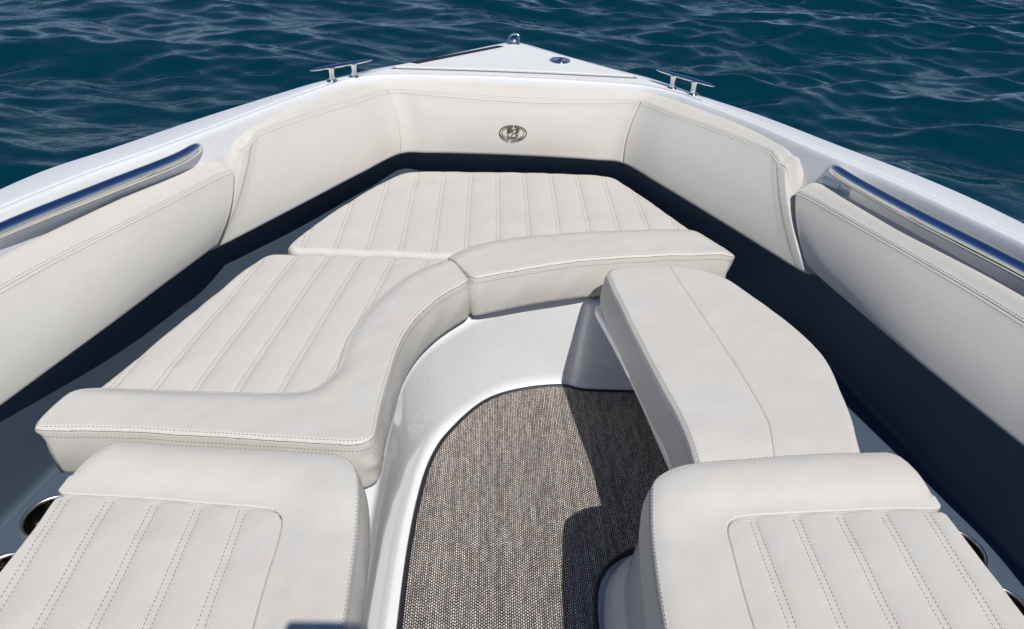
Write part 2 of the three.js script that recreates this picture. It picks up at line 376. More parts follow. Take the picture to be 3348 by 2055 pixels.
// ------------------------------------------------------------------ water
{
  const W = []; const R = () => rnd();
  for (let i = 0; i < 72; i++) {
    const t = i / 71, l = 0.20 * Math.pow(3.0 / 0.20, 1 - t), a = (R() + R() - 1) * 1.1 + (i % 4 === 0 ? 0.55 : -0.12);
    W.push({ k: 2 * Math.PI / l, dx: Math.sin(a), df: Math.cos(a), a: 0.0068 * l * (0.5 + R()) * (l > 1 ? 0.7 : 1), p: R() * 6.283 });
  }
  const grow = (lo, hi, st, far) => { const s = []; for (let x = lo; x <= hi + 1e-6; x += st) s.push(x); let d = st, x = hi; const out = []; while (x < far) { d *= 1.35; x += d; out.push(x); } d = st; x = lo; const neg = []; while (x > -far) { d *= 1.35; x -= d; neg.unshift(x); } return neg.concat(s, out); };
  const xs = grow(-8, 8, 0.028, 4000), fs = grow(0.9, 13, 0.026, 4000), n = xs.length, m = fs.length;
  const p = new Float32Array(n * m * 3), uv = new Float32Array(n * m * 2), ix = [];
  for (let j = 0; j < m; j++) for (let i = 0; i < n; i++) {
    const x = xs[i], f = fs[j]; let X = x, F = f, Y = -0.42;
    const dd = Math.hypot(Math.max(0, Math.abs(x) - 8), Math.max(0, f - 13, -f + 0.9)), fade = 1 / (1 + dd * 0.6);
    const g = 0.3 + 1.3 * noise(x * 0.38 + 7, f * 0.5 + 3, 41);
    if (fade > 0.02) for (const w of W) {
      const ph = w.k * (w.dx * x + w.df * f) + w.p + 0.9 * noise(x * 0.8, f * 0.8, 42), amp = w.a * fade * (w.k > 7 ? g : 1);
      Y += amp * Math.cos(ph); X -= amp * 0.4 * w.dx * Math.sin(ph); F -= amp * 0.4 * w.df * Math.sin(ph);
    }
    const k = j * n + i; p[k * 3] = X; p[k * 3 + 1] = Y; p[k * 3 + 2] = -F; uv[k * 2] = X; uv[k * 2 + 1] = F;
    if (i < n - 1 && j < m - 1) ix.push(k, k + 1, k + n, k + 1, k + n + 1, k + n);
  }
  const g = new THREE.BufferGeometry();
  g.setAttribute('position', new THREE.BufferAttribute(p, 3)); g.setAttribute('uv', new THREE.BufferAttribute(uv, 2)); g.setIndex(ix); g.computeVertexNormals();
  const rip = rep(tex(1024, (x, y) => {
    const wx = noise(x * 16, y * 16, 51, 16) * 0.03, wy = noise(x * 16, y * 16, 52, 16) * 0.03, a = x + wx, b = y + wy;
    const v = 0.6 * noise(a * 26, b * 40, 53, 0) + 0.28 * noise(a * 60, b * 84, 54) + 0.12 * noise(a * 130, b * 160, 55);
    return [v * 255, v * 255, v * 255];
  }), 2.3);
  const mat = new THREE.MeshPhysicalMaterial({ color: lin(0.0006, 0.027, 0.041), roughness: 0.11, ior: 1.333, bumpMap: rip, bumpScale: 0.005 });
  const o = new THREE.Mesh(g, mat); o.name = 'water'; o.userData = { kind: 'structure', label: 'choppy dark teal sea around the bow', category: 'water' };
  o.receiveShadow = true; scene.add(o);
}

// ------------------------------------------------------------------ the boat: hull, deck, liner and fixed hardware
const boat = thing('motorboat', 'white open bow of a motorboat with chrome rails and cleats', 'boat', V(0, -0.42, 1.6));
const outerL = [[-1.33, -0.6], [-1.315, 0.3], [-1.27, 0.95], [-1.205, 1.36], [-1.125, 1.63], [-1.023, 1.797], [-0.903, 2.002], [-0.739, 2.253], [-0.634, 2.402], [-0.467, 2.582], [-0.379, 2.657], [-0.19, 2.84], [-0.03, 2.995], [0.02, 3.03]];
const outerR = [[1.37, -0.6], [1.355, 0.3], [1.31, 0.95], [1.245, 1.36], [1.16, 1.63], [1.075, 1.80], [0.94, 2.002], [0.775, 2.253], [0.635, 2.42], [0.49, 2.605], [0.40, 2.68], [0.225, 2.84], [0.07, 2.995], [0.02, 3.03]];
const midL = [[-1.245, -0.6], [-1.235, 0.3], [-1.205, 0.95], [-1.135, 1.36], [-1.022, 1.62], [-0.928, 1.78], [-0.830, 1.955], [-0.690, 2.215], [-0.596, 2.368], [-0.438, 2.545], [-0.350, 2.625], [-0.165, 2.803], [-0.012, 2.95], [0.018, 2.975]];
const midR = [[1.285, -0.6], [1.275, 0.3], [1.24, 0.95], [1.172, 1.36], [1.062, 1.62], [0.975, 1.79], [0.862, 1.972], [0.722, 2.215], [0.597, 2.385], [0.460, 2.565], [0.372, 2.645], [0.197, 2.803], [0.045, 2.95], [0.018, 2.975]];
const dense = (P, n = 90) => { const c = new THREE.CatmullRomCurve3(P.map((q) => new THREE.Vector3(q[0], 0, q[1])), false, 'centripetal'); return Array.from({ length: n + 1 }, (_, i) => { const q = c.getPoint(i / n); return [q.x, q.z]; }); };
const GY = 0.662;
for (const [O0, I0, side] of [[outerL, midL, -1], [outerR, midR, 1]]) {
  const O = dense(O0), I = dense(I0);
  const cap = [], hull = [];
  O.forEach((o, k) => {
    const i = I[k], dx = o[0] - i[0], df = o[1] - i[1], l = Math.hypot(dx, df) || 1, ex = dx / l, ef = df / l;
    cap.push([V(i[0], GY - 0.03, i[1]), V(i[0], GY - 0.006, i[1]), V(i[0] + ex * 0.004, GY - 0.001, i[1] + ef * 0.004), V(i[0] + ex * 0.012, GY, i[1] + ef * 0.012), V((i[0] + o[0]) / 2, GY + 0.001, (i[1] + o[1]) / 2),
      V(o[0] - ex * 0.009, GY - 0.001, o[1] - ef * 0.009), V(o[0] - ex * 0.004, GY - 0.0025, o[1] - ef * 0.004), V(o[0] - ex * 0.001, GY - 0.006, o[1] - ef * 0.001), V(o[0], GY - 0.013, o[1]), V(o[0], GY - 0.045, o[1])]);
    const q = 1 - 0.30 * sm(clamp((o[1] - 0.2) / 2.8, 0, 1));
    const sh = (s, y) => V(0.02 + (o[0] - 0.02) * s, y, o[1] - (1 - s) * 0.75 * clamp(o[1] / 3, 0, 1));
    hull.push([sh(0.999, GY - 0.044), sh(0.997, GY - 0.20), sh(0.985, GY - 0.50), sh(0.94, GY - 0.66), sh(0.92 * q, GY - 0.95), sh(0.84 * q, GY - 1.25), sh(0.4 * q, GY - 1.45)]);
  });
  part(boat, 'gunwale', loft(cap, { caps: false }), M.gel);
  part(boat, 'hull_side', loft(hull, { caps: false }), M.gel);
}
const inner = [...midL.slice(0, 9), [-0.538, 2.452], [-0.44, 2.513], [-0.2, 2.541], [0.01, 2.546], [0.25, 2.537], [0.46, 2.508], [0.548, 2.445], ...midR.slice(0, 9).reverse()];
{ // coaming: a bead round the cockpit opening, and the inner face that drops behind the bolsters
  const I = dense(inner, 260), sec = [];
  I.forEach((p, k) => {
    const a = I[Math.max(0, k - 1)], b = I[Math.min(I.length - 1, k + 1)], tx = b[0] - a[0], tf = b[1] - a[1], l = Math.hypot(tx, tf), nx = tf / l, nf = -tx / l; // inboard
    const q = (o, y) => V(p[0] + nx * o, y, p[1] + nf * o);
    sec.push([q(0.0045, GY - 0.03), q(0.0045, GY - 0.003), q(0.006, GY + 0.001), q(0.0095, GY + 0.003), q(0.0165, GY + 0.0028), q(0.0215, GY + 0.001), q(0.0245, GY - 0.0035), q(0.0260, GY - 0.012), q(0.028, GY - 0.03), q(0.035, GY - 0.12), q(0.048, GY - 0.26)]);
  });
  part(boat, 'coaming', loft(sec, { caps: false }), M.gel);
}
{ // bow deck with its hatch, hinge gap and filler cap
  const back = dense(inner, 260).filter((p) => p[1] > 2.36);
  const L = dense(midL).filter((p) => p[1] > 2.365), Rr = dense(midR).filter((p) => p[1] > 2.365).reverse();
  part(boat, 'bow_deck', prism([...back.map((p) => [p[0], p[1] + 0.0005]), ...Rr.slice().reverse().reverse().map((p) => [p[0] + 0.004, p[1] + 0.004]).reverse().sort((a, b) => a[1] - b[1]), ...L.slice().reverse().map((p) => [p[0] - 0.004, p[1] + 0.004])], GY - 0.03, GY + 0.0025, [], 0.001), M.deck);
  part(boat, 'anchor_hatch', prism(rp([[-0.405, 2.573, 0.015], [-0.010, 2.935, 0.03], [0.045, 2.935, 0.03], [0.430, 2.580, 0.015], [0.01, 2.592]]), GY - 0.001, GY + 0.0105, [], 0.003), M.deck);
  part(boat, 'hatch_seal', prism(rp([[-0.418, 2.565, 0.015], [-0.013, 2.943, 0.03], [0.048, 2.943, 0.03], [0.443, 2.572, 0.015], [0.01, 2.583]]), GY - 0.002, GY + 0.0042), M.seal);
  part(boat, 'hatch_hinge', prism([[-0.352, 2.622], [-0.046, 2.896], [-0.024, 2.888], [-0.324, 2.612]], GY + 0.0102, GY + 0.0125), M.black);
  const c = V(0.178, GY + 0.0108, 2.725), cap = sub(boat, 'filler_cap', c);
  part(cap, 'flange', lathe([[0, 0.001], [0.030, 0.001], [0.031, 0.004], [0.036, 0.0045], [0.0385, 0.003], [0.039, -0.002]], c), M.chrome);
  part(cap, 'plug', lathe([[0, 0.0052], [0.020, 0.005], [0.027, 0.0042], [0.0295, 0.002]], c), M.chrome);
  const bar = new THREE.BoxGeometry(0.026, 0.004, 0.005); bar.rotateY(0.9); bar.translate(c.x, c.y + 0.006, c.z); part(cap, 'key_slot', bar, M.black);
}
{ // bow eye at the stem
  const c = V(0.016, GY + 0.002, 2.955), e = sub(boat, 'bow_light', c);
  part(e, 'base', lathe([[0, 0.010], [0.018, 0.010], [0.024, 0.006], [0.026, -0.004]], c), M.chrome);
  const pts = [[-0.020, 0.004], [-0.023, 0.03], [-0.012, 0.052], [0.006, 0.056], [0.021, 0.048], [0.022, 0.030], [0.016, 0.004]].map(([a, b]) => V(c.x + a * 0.82, c.y + b * 0.66, 2.955 + b * 0.36));
  part(e, 'loop', tube(pts, 0.0048, 50, 12), M.chrome);
  const dome = new THREE.SphereGeometry(0.013, 24, 16); dome.scale(0.8, 0.9, 0.8); dome.translate(c.x, c.y + 0.014, c.z); part(e, 'dome', dome, M.chrome);
}
function cleat(x, f, ang) {
  const c = V(x, GY, f), k = sub(boat, 'cleat', c), dir = V(Math.cos(ang), 0, Math.sin(ang));
  const n = 28, sec = [];
  for (let i = 0; i <= n; i++) {
    const t = i / n * 2 - 1, w = 0.0088 * Math.sqrt(Math.max(0.02, 1 - Math.pow(Math.abs(t), 5))) * (1 - 0.3 * t * t), hh = 0.0062 * Math.sqrt(Math.max(0.03, 1 - Math.pow(Math.abs(t), 6))) * (1 - 0.25 * t * t);
    const o = c.clone().addScaledVector(dir, t * 0.116); o.y += 0.045;
    const s = new THREE.Vector3().crossVectors(dir, new THREE.Vector3(0, 1, 0));
    sec.push(Array.from({ length: 17 }, (_, q) => { const a = q / 16 * Math.PI * 2; return o.clone().addScaledVector(s, w * Math.cos(a)).add(new THREE.Vector3(0, hh * Math.sin(a), 0)); }));
  }
  part(k, 'bar', loft(sec), M.chrome);
  for (const s of [-1, 1]) {
    const p = c.clone().addScaledVector(dir, s * 0.041);
    part(k, 'post', lathe([[0.0102, 0.002], [0.0095, 0.022], [0.0105, 0.034], [0.013, 0.044]], p, 28), M.chrome);
    part(k, 'foot', lathe([[0, 0.007], [0.012, 0.007], [0.018, 0.0035], [0.0185, -0.004]], p, 32), M.chrome);
  }
}
cleat(-0.552, 2.438, Math.atan2(0.125, 0.145));
cleat(0.570, 2.455, Math.atan2(-0.140, 0.135));
// grab rails
for (const side of [-1, 1]) {
  const P = side < 0 ? [[-0.905, 1.895], [-0.868, 1.915], [-0.848, 1.885], [-0.867, 1.81], [-0.97, 1.62], [-1.088, 1.40], [-1.165, 1.20], [-1.205, 0.98], [-1.215, 0.80], [-1.235, 0.77]]
    : [[0.938, 1.905], [0.902, 1.925], [0.882, 1.895], [0.90, 1.82], [0.974, 1.625], [1.092, 1.36], [1.16, 1.16], [1.20, 0.95], [1.212, 0.80], [1.24, 0.77]];
  const c = V(P[4][0], 0.64, P[4][1]), r = sub(boat, 'grab_rail', c);
  part(r, 'tube', tube(P.map((p, i) => V(p[0], 0.632 + (i < 2 || i > 8 ? -0.012 : 0), p[1])), 0.0175, 160, 20), M.chrome);
  { // moulded pad that carries the forward end of the rail
    const [x0, f0] = P[2], o = side * 0.052, q = (x, y, f) => V(x, y, f), sec = [];
    for (const [t2, w] of [[-0.030, 0.6], [-0.022, 0.9], [-0.01, 1], [0.008, 1], [0.02, 0.9], [0.032, 0.7]]) {
      const x = x0 + side * t2 * 0.5, f = f0 - t2, top = 0.614 - 0.014 * (1 - w), inn = -side * 0.014 * w;
      sec.push([q(x + o, top + 0.004, f + 0.01), q(x + side * 0.01, top, f), q(x + inn * 0.7, top - 0.006, f), q(x + inn * 1.1, top - 0.022, f), q(x + inn * 1.3, 0.575, f), q(x + o, 0.555, f + 0.01)]);
    }
    part(r, 'rail_pad', loft(sec), M.gel);
  }
  const a = V(P[0][0], 0.62, P[0][1]), fl = new THREE.CylinderGeometry(0.024, 0.026, 0.010, 28);
  fl.rotateZ(Math.PI / 2); fl.rotateY(side * 0.95); fl.translate(a.x + side * -0.004, a.y, a.z); part(r, 'end_flange', fl, M.chrome);
}
// inner side lining (dark vinyl), ledges with cup holders, floor, seat bases
const wallL = [[-1.16, -0.3], [-1.14, 0.3], [-1.105, 0.72], [-1.075, 0.93], [-1.053, 1.034], [-1.016, 1.216], [-0.988, 1.36], [-0.943, 1.55], [-0.900, 1.70], [-0.868, 1.80], [-0.765, 1.960], [-0.665, 2.110], [-0.525, 2.298], [-0.40, 2.450], [-0.30, 2.478], [0.01, 2.486]];
const wallR = wallL.map((p) => [p[0] < 0 ? -p[0] - (p[1] > 1.1 && p[1] < 1.6 ? 0.01 : 0) : 0.01, p[1]]);
{
  const LY = 0.15;
  for (const J of [wallL, wallR]) {
    const a = dense(J, 90), off = (p, k, o, y) => { const c = a[Math.max(0, k - 1)], d = a[Math.min(a.length - 1, k + 1)], l = Math.hypot(d[0] - c[0], d[1] - c[1]), sg = J === wallL ? -1 : 1; return V(p[0] + sg * (d[1] - c[1]) / l * o, y, p[1] - sg * (d[0] - c[0]) / l * o); };
    part(boat, 'side_lining', loft(a.map((p, k) => [off(p, k, -0.014, LY + 0.0005), off(p, k, -0.008, LY + 0.002), off(p, k, -0.003, LY + 0.008), off(p, k, 0, LY + 0.02), off(p, k, 0.004, LY + 0.10), off(p, k, 0.010, LY + 0.19), off(p, k, 0.018, LY + 0.28)]), { caps: false }), M.slate);
  }
  const cupsL = [[-0.956, 1.053], [-0.972, 0.905]], cupsR = [[0.940, 1.003], [0.955, 0.860]];
  for (const [J, cups, s] of [[wallL, cupsL, -1], [wallR, cupsR, 1]]) {
    const out = dense(J, 90).filter((p) => p[1] < 2.0);
    part(boat, 'side_ledge', prism([...out, [s * (s < 0 ? 0.5 : 0.61), 2.0], [s * (s < 0 ? 0.5 : 0.61), -0.3]], LY - 0.02, LY, cups.map(([x, f]) => circ(x, f, 0.0555))), M.slate);
    for (const [x, f] of cups) {
      const c = V(x, LY, f), g = sub(boat, 'cup_holder', c);
      part(g, 'rim', lathe([[0.053, 0.0], [0.0535, 0.004], [0.056, 0.0062], [0.0595, 0.0055], [0.0625, 0.001], [0.0626, -0.001]], c), M.rim);
      part(g, 'cup', lathe([[0, -0.085], [0.038, -0.085], [0.045, -0.080], [0.048, -0.04], [0.0528, 0.0005]], c), M.steel);
    }
  }
  const bowW = [...dense(wallL, 90).filter((p) => p[1] > 2.0), ...dense(wallR, 90).filter((p) => p[1] > 2.0).reverse()];
  part(boat, 'bow_ledge', prism([...bowW, [0.70, 1.84], [-0.70, 1.84]], LY - 0.022, LY - 0.002), M.slate);
  // liner floor and the moulded wall round the footwell
  part(boat, 'floor_pan', prism([[-0.30, -0.3], [-0.30, 1.45], [-0.10, 1.76], [0.12, 1.80], [0.66, 1.80], [0.66, -0.3]], -0.03, 0.0), M.gel);
  const foot = [[-0.268, -0.3], [-0.268, 0.6], [-0.268, 0.95], [-0.264, 1.10], [-0.254, 1.23], [-0.238, 1.35], [-0.213, 1.44], [-0.176, 1.512], [-0.120, 1.580], [-0.055, 1.645], [0.0, 1.682], [0.07, 1.706], [0.150, 1.718], [0.186, 1.714], [0.208, 1.698], [0.245, 1.690], [0.38, 1.69], [0.60, 1.69]];
  const topL = [[-0.278, -0.3], [-0.278, 0.6], [-0.278, 0.95], [-0.277, 1.10], [-0.274, 1.24], [-0.262, 1.365], [-0.236, 1.447], [-0.205, 1.51], [-0.150, 1.580], [-0.085, 1.646], [-0.01, 1.688], [0.085, 1.728], [0.185, 1.752], [0.216, 1.752], [0.228, 1.735], [0.255, 1.728], [0.38, 1.73], [0.60, 1.735]];
  const a = dense(foot, 150), b = dense(topL, 150), sec = [];
  a.forEach((p, k) => {
    const q = b[k], n0 = a[Math.max(0, k - 1)], n1 = a[Math.min(a.length - 1, k + 1)], tx = n1[0] - n0[0], tf = n1[1] - n0[1], l = Math.hypot(tx, tf), ix = tf / l, jf = -tx / l; // towards the footwell
    const at = (t, o, y) => V(p[0] + (q[0] - p[0]) * t + ix * o, y, p[1] + (q[1] - p[1]) * t + jf * o);
    const wd = 1; sec.push([at(0, 0.022 * wd, 0.0012), at(0, 0.012 * wd, 0.004), at(0, 0.006 * wd, 0.010), at(0.03, 0.002, 0.019), at(0.1, 0, 0.034), at(0.5, 0, 0.15), at(0.9, 0, 0.258), at(0.96, -0.001, 0.268), at(1, -0.004, 0.275), at(1, -0.010, 0.279), at(1, -0.02, 0.280), at(1, -0.075, 0.280)]);
  });
  part(boat, 'seat_base', loft(sec, { caps: false }), M.gel);
  part(boat, 'seat_platform', prism([[-0.34, -0.3], [-0.34, 1.32], [-0.31, 1.44], [-0.2, 1.62], [-0.08, 1.70], [0.1, 1.77], [0.24, 1.78], [0.60, 1.775], [0.625, 1.84], [0.60, 1.93], [0.44, 2.24], [0.37, 2.37], [0.31, 2.395], [-0.31, 2.385], [-0.40, 2.35], [-0.56, 2.14], [-0.66, 1.95], [-0.735, 1.85], [-0.745, 1.72], [-0.775, 1.55], [-0.812, 1.38], [-0.848, 1.24], [-0.83, 1.08], [-0.77, 1.0], [-0.77, -0.3]], 0.14, 0.272), M.slate);
  part(boat, 'seat_platform', prism([[0.575, -0.3], [0.73, -0.3], [0.73, 0.95], [0.66, 1.03], [0.675, 1.30], [0.615, 1.58], [0.575, 1.62]], 0.14, 0.271), M.slate);
  // bench shell on the right and the moulded base of the right front seat
  part(boat, 'bench_shell', prism(rp([[0.226, 1.69, 0.02], [0.283, 1.40], [0.322, 1.09, 0.03], [0.322, 0.95, 0.02], [0.62, 0.95, 0.02], [0.65, 1.35], [0.54, 1.68, 0.03]]), 0.272, 0.303, [], 0.008), M.gel);
  part(boat, 'bench_support', prism([[0.56, 0.9], [0.56, 1.74], [0.60, 1.74], [0.60, 0.9]], 0.0, 0.271), M.gel);
  const rf = rp([[0.196, -0.3, 0], [0.196, 0.93, 0.06], [0.222, 1.035, 0.06], [0.30, 1.085, 0.06], [0.56, 1.085, 0]], false), rt = rp([[0.226, -0.3, 0], [0.226, 0.87, 0.06], [0.238, 0.95, 0.05], [0.31, 1.01, 0.05], [0.56, 1.01, 0]], false);
  const s2 = rf.map((p, k) => { const q = rt[k], at = (t, y) => V(p[0] + (q[0] - p[0]) * t, y, p[1] + (q[1] - p[1]) * t); return [at(-0.25, 0.0012), at(-0.1, 0.006), at(0, 0.03), at(0.25, 0.075), at(0.62, 0.10), at(0.72, 0.125), at(0.8, 0.2), at(0.9, 0.262), at(0.86, 0.275), at(0.84, 0.285), at(0.95, 0.293), at(1.2, 0.295), at(3.5, 0.295)]; });
  part(boat, 'seat_base', loft(s2, { caps: false }), M.gel);
}

// ------------------------------------------------------------------ floor covering
{
  const c = thing('floor_mat', 'grey brown woven floor mat with black bound edge in the footwell', 'mat', V(0.1, 0, 1.2));
  const left = [[-0.231, -0.25], [-0.231, 0.9], [-0.231, 1.052], [-0.227, 1.158], [-0.220, 1.252], [-0.207, 1.354], [-0.183, 1.440], [-0.155, 1.492], [-0.118, 1.552], [-0.072, 1.611], [-0.018, 1.651], [0.070, 1.683], [0.150, 1.696], [0.180, 1.694], [0.206, 1.680], [0.245, 1.674], [0.50, 1.674, 0.02]];
  const right = [[0.50, 1.115, 0.02], [0.30, 1.115], [0.245, 1.085], [0.212, 1.055], [0.188, 1.012], [0.178, 0.954], [0.176, 0.90], [0.176, -0.25]];
  const poly = rp([...left, ...right]);
  const g = prism(poly, 0.0015, 0.0085); // uv of an extruded shape = its x, f in metres
  part(c, 'weave', g, M.carpet);
  part(c, 'binding', tube(rp([...left, ...right]).map((p) => V(p[0], 0.0065, p[1])), 0.0062, 900, 8, true), M.black);
}

// ------------------------------------------------------------------ bow cushion
{
  const t = thing('pleated_cushion', 'cream pleated bow cushion under the crest with rolled curved front edge', 'cushion', V(0, 0.28, 2.0), 'cream seat cushions');
  const acc = newAcc(), lines = Array.from({ length: 13 }, (_, k) => -0.038 + (k - 6) * 0.0905);
  const ins = rp([[-0.628, 1.796, 0.015], [-0.622, 1.85], [-0.579, 1.967], [-0.481, 2.173], [-0.400, 2.308], [-0.353, 2.360], [-0.30, 2.374], [-0.036, 2.392], [0.145, 2.401], [0.322, 2.397], [0.366, 2.376], [0.424, 2.279], [0.490, 2.133], [0.552, 2.0], [0.585, 1.93, 0.02], [0.40, 1.925], [0.2, 1.90], [0.04, 1.862], [-0.10, 1.80, 0.01], [-0.17, 1.789, 0.01], [-0.40, 1.795]]);
  const s = slab({ outline: ins, lines, r: 0.018, ry: 0.02, bottom: 0.29, top: (x, f, u) => 0.383 + undul(x, f) + ((d) => pleat(u, lines) * (0.35 + 0.65 * clamp((d - 0.02) / 0.05, 0, 1)) + 0.005 * clamp(d / 0.12, 0, 1) + pucker(x, f, d))(sdf(x, f, ins)), seam: false });
  for (const g of channels(s, lines, (x) => x)) part(t, 'pleated_panel', g, M.vinyl);
  lineStitch(s, lines, acc);
  const back = rp([[-0.182, 1.752], [-0.129, 1.815], [-0.039, 1.861], [0.052, 1.892], [0.209, 1.928], [0.400, 1.955], [0.516, 1.966], [0.559, 1.953], [0.593, 1.890], [0.640, 1.805]], false);
  const front = [[0.640, 1.797, 0.01], [0.544, 1.792], [0.306, 1.762], [0.087, 1.705], [-0.034, 1.655], [-0.105, 1.622, 0.008]];
  const bol = rp([[-0.180, 1.752, 0.012], ...back.slice(2, -2).filter((_, i) => i % 4 === 0), [0.640, 1.808, 0.01], ...front]);
  const b = slab({ outline: bol, r: 0.013, ry: 0.013, bottom: 0.292, step: 0.009, top: (x, f) => 0.416 - 0.036 * roll(segDist(x, f, back, false), 0.055) + undul(x, f, 0.0016) + pucker(x, f, segDist(x, f, front, false), 0.001), taper: (x, f, nx) => nx > 0.55 ? 0.03 : nx < -0.5 ? 0.0 : -0.004 });
  const keep = (x, f) => segDist(x, f, front, false) < 0.026;
  edgeStitch(b, acc, keep);
  part(t, 'front_bolster', b.g, M.vinyl);
  stuffPart(t, 'stitching', acc, M.thread);
}
// ------------------------------------------------------------------ left cushion
{
  const t = thing('pleated_cushion', 'large cream pleated left cushion with a J shaped rolled bolster', 'cushion', V(-0.55, 0.28, 1.4), 'cream seat cushions');
  const acc = newAcc(), A = Math.atan2(0.080, 0.541), ca = Math.cos(A), sa = Math.sin(A), lines = [-1.0075, -0.9215, -0.8385, -0.7535, -0.6665, -0.5795, -0.4925];
  const inner = rp([[-0.172, 1.752], [-0.262, 1.674], [-0.318, 1.586], [-0.364, 1.478], [-0.387, 1.373], [-0.389, 1.30], [-0.389, 1.245, 0.05], [-0.425, 1.185, 0.05], [-0.487, 1.176], [-0.663, 1.177], [-0.819, 1.181], [-0.866, 1.182]], false);
  const ins = rp([[-0.676, 1.783, 0.03], [-0.712, 1.70], [-0.734, 1.62], [-0.758, 1.55], [-0.787, 1.457], [-0.819, 1.364], [-0.849, 1.279], [-0.885, 1.17, 0.02], [-0.66, 1.155], [-0.43, 1.158, 0.05], [-0.366, 1.22], [-0.364, 1.373], [-0.342, 1.48], [-0.297, 1.58], [-0.24, 1.668], [-0.165, 1.735, 0.01], [-0.172, 1.781, 0.01], [-0.40, 1.787]]);
  const s = slab({ outline: ins, angle: A, lines, r: 0.018, ry: 0.02, bottom: 0.29, top: (x, f, u) => 0.382 + pleat(u, lines) + undul(x, f) + ((d) => 0.005 * clamp(d / 0.12, 0, 1) + pucker(x, f, d))(sdf(x, f, ins)), seam: false, taper: (x, f, nx) => nx < -0.5 ? 0.03 : 0.004 });
  for (const g of channels(s, lines, (x, f) => x * ca - f * sa)) part(t, 'pleated_panel', g, M.vinyl);
  lineStitch(s, lines, acc);
  const outer = [[-0.906, 1.036, 0.01], [-0.761, 1.040], [-0.615, 1.031], [-0.434, 1.021], [-0.305, 1.013, 0.03], [-0.275, 1.030, 0.03], [-0.277, 1.117], [-0.271, 1.212], [-0.262, 1.338], [-0.238, 1.433], [-0.189, 1.530], [-0.112, 1.620, 0.008]];
  const bol = rp([...inner.filter((_, i) => i % 3 === 0), [-0.890, 1.165], [-0.907, 1.117], [-0.915, 1.05, 0.012], ...outer]);
  const b = slab({ outline: bol, r: 0.013, ry: 0.013, bottom: 0.292, step: 0.009, top: (x, f) => 0.416 - 0.036 * roll(segDist(x, f, inner, false), 0.055) + undul(x, f, 0.0016) + pucker(x, f, segDist(x, f, outer, false), 0.001), wrinkle: (x, f, s2) => 0.004 * Math.exp(-(Math.pow(x + 0.29, 2) + Math.pow(f - 1.03, 2)) / 0.0035) * Math.sin(Math.PI * s2) * Math.sin((x * 0.8 - f + s2 * 0.045) * 330), taper: (x, f, nx) => nx < -0.4 && x < -0.6 ? 0.075 : (x > -0.35 ? -0.002 : 0.004) });
  edgeStitch(b, acc, (x, f) => segDist(x, f, outer, false) < 0.026);
  part(t, 'rolled_bolster', b.g, M.vinyl);
  stuffPart(t, 'stitching', acc, M.thread);
}
// ------------------------------------------------------------------ plain bench cushion on the right
{
  const t = thing('bench_cushion', 'smooth cream bench cushion with one centre seam on the right', 'cushion', V(0.47, 0.30, 1.35), 'cream seat cushions');
  const acc = newAcc();
  const SX = [[0.9, 0.462], [1.004, 0.480], [1.09, 0.496], [1.148, 0.494], [1.276, 0.481], [1.385, 0.465], [1.62, 0.429], [1.707, 0.416], [1.8, 0.40]];
  const sx = (f) => { let i = 0; while (i < SX.length - 2 && SX[i + 1][0] < f) i++; const t2 = clamp((f - SX[i][0]) / (SX[i + 1][0] - SX[i][0]), -1, 2); return SX[i][1] + (SX[i + 1][1] - SX[i][1]) * t2; };
  const warp = (u, v) => [u + sx(v), v]; warp.inv = (x, f) => [x - sx(f), f];
  const leftE = [[0.326, 0.955, 0.02], [0.322, 1.049], [0.315, 1.122], [0.303, 1.187], [0.288, 1.283], [0.272, 1.396], [0.255, 1.521], [0.238, 1.668, 0.022]];
  const out = rp([...leftE, [0.284, 1.700], [0.366, 1.710], [0.420, 1.712], [0.496, 1.706], [0.556, 1.665], [0.586, 1.615], [0.652, 1.487], [0.686, 1.395], [0.700, 1.335], [0.699, 1.264], [0.689, 1.186], [0.680, 1.113], [0.665, 1.056], [0.650, 0.975, 0.04]]);
  const s = slab({ outline: out, warp, lines: [0], offs: [0, 0.0008, 0.0016, 0.003, 0.006, 0.012, 0.02, 0.03], r: 0.016, ry: 0.016, bottom: 0.306, top: (x, f, u) => 0.423 - 0.0026 * Math.exp(-Math.pow(u / 0.0013, 2)) - 0.0016 * Math.exp(-Math.abs(u) / 0.012) - 0.022 * roll(f - 0.96, 0.10) + undul(x, f), taper: (x, f, nx) => nx < -0.5 ? 0.0 : 0.02 });
  const halves = channels(s, [0], (x, f) => x - sx(f));
  halves.forEach((g) => part(t, 'seat_panel', g, M.vinyl));
  edgeStitch(s, acc, (x, f) => segDist(x, f, leftE, false) < 0.028);
  stuffPart(t, 'stitching', acc, M.thread);
}
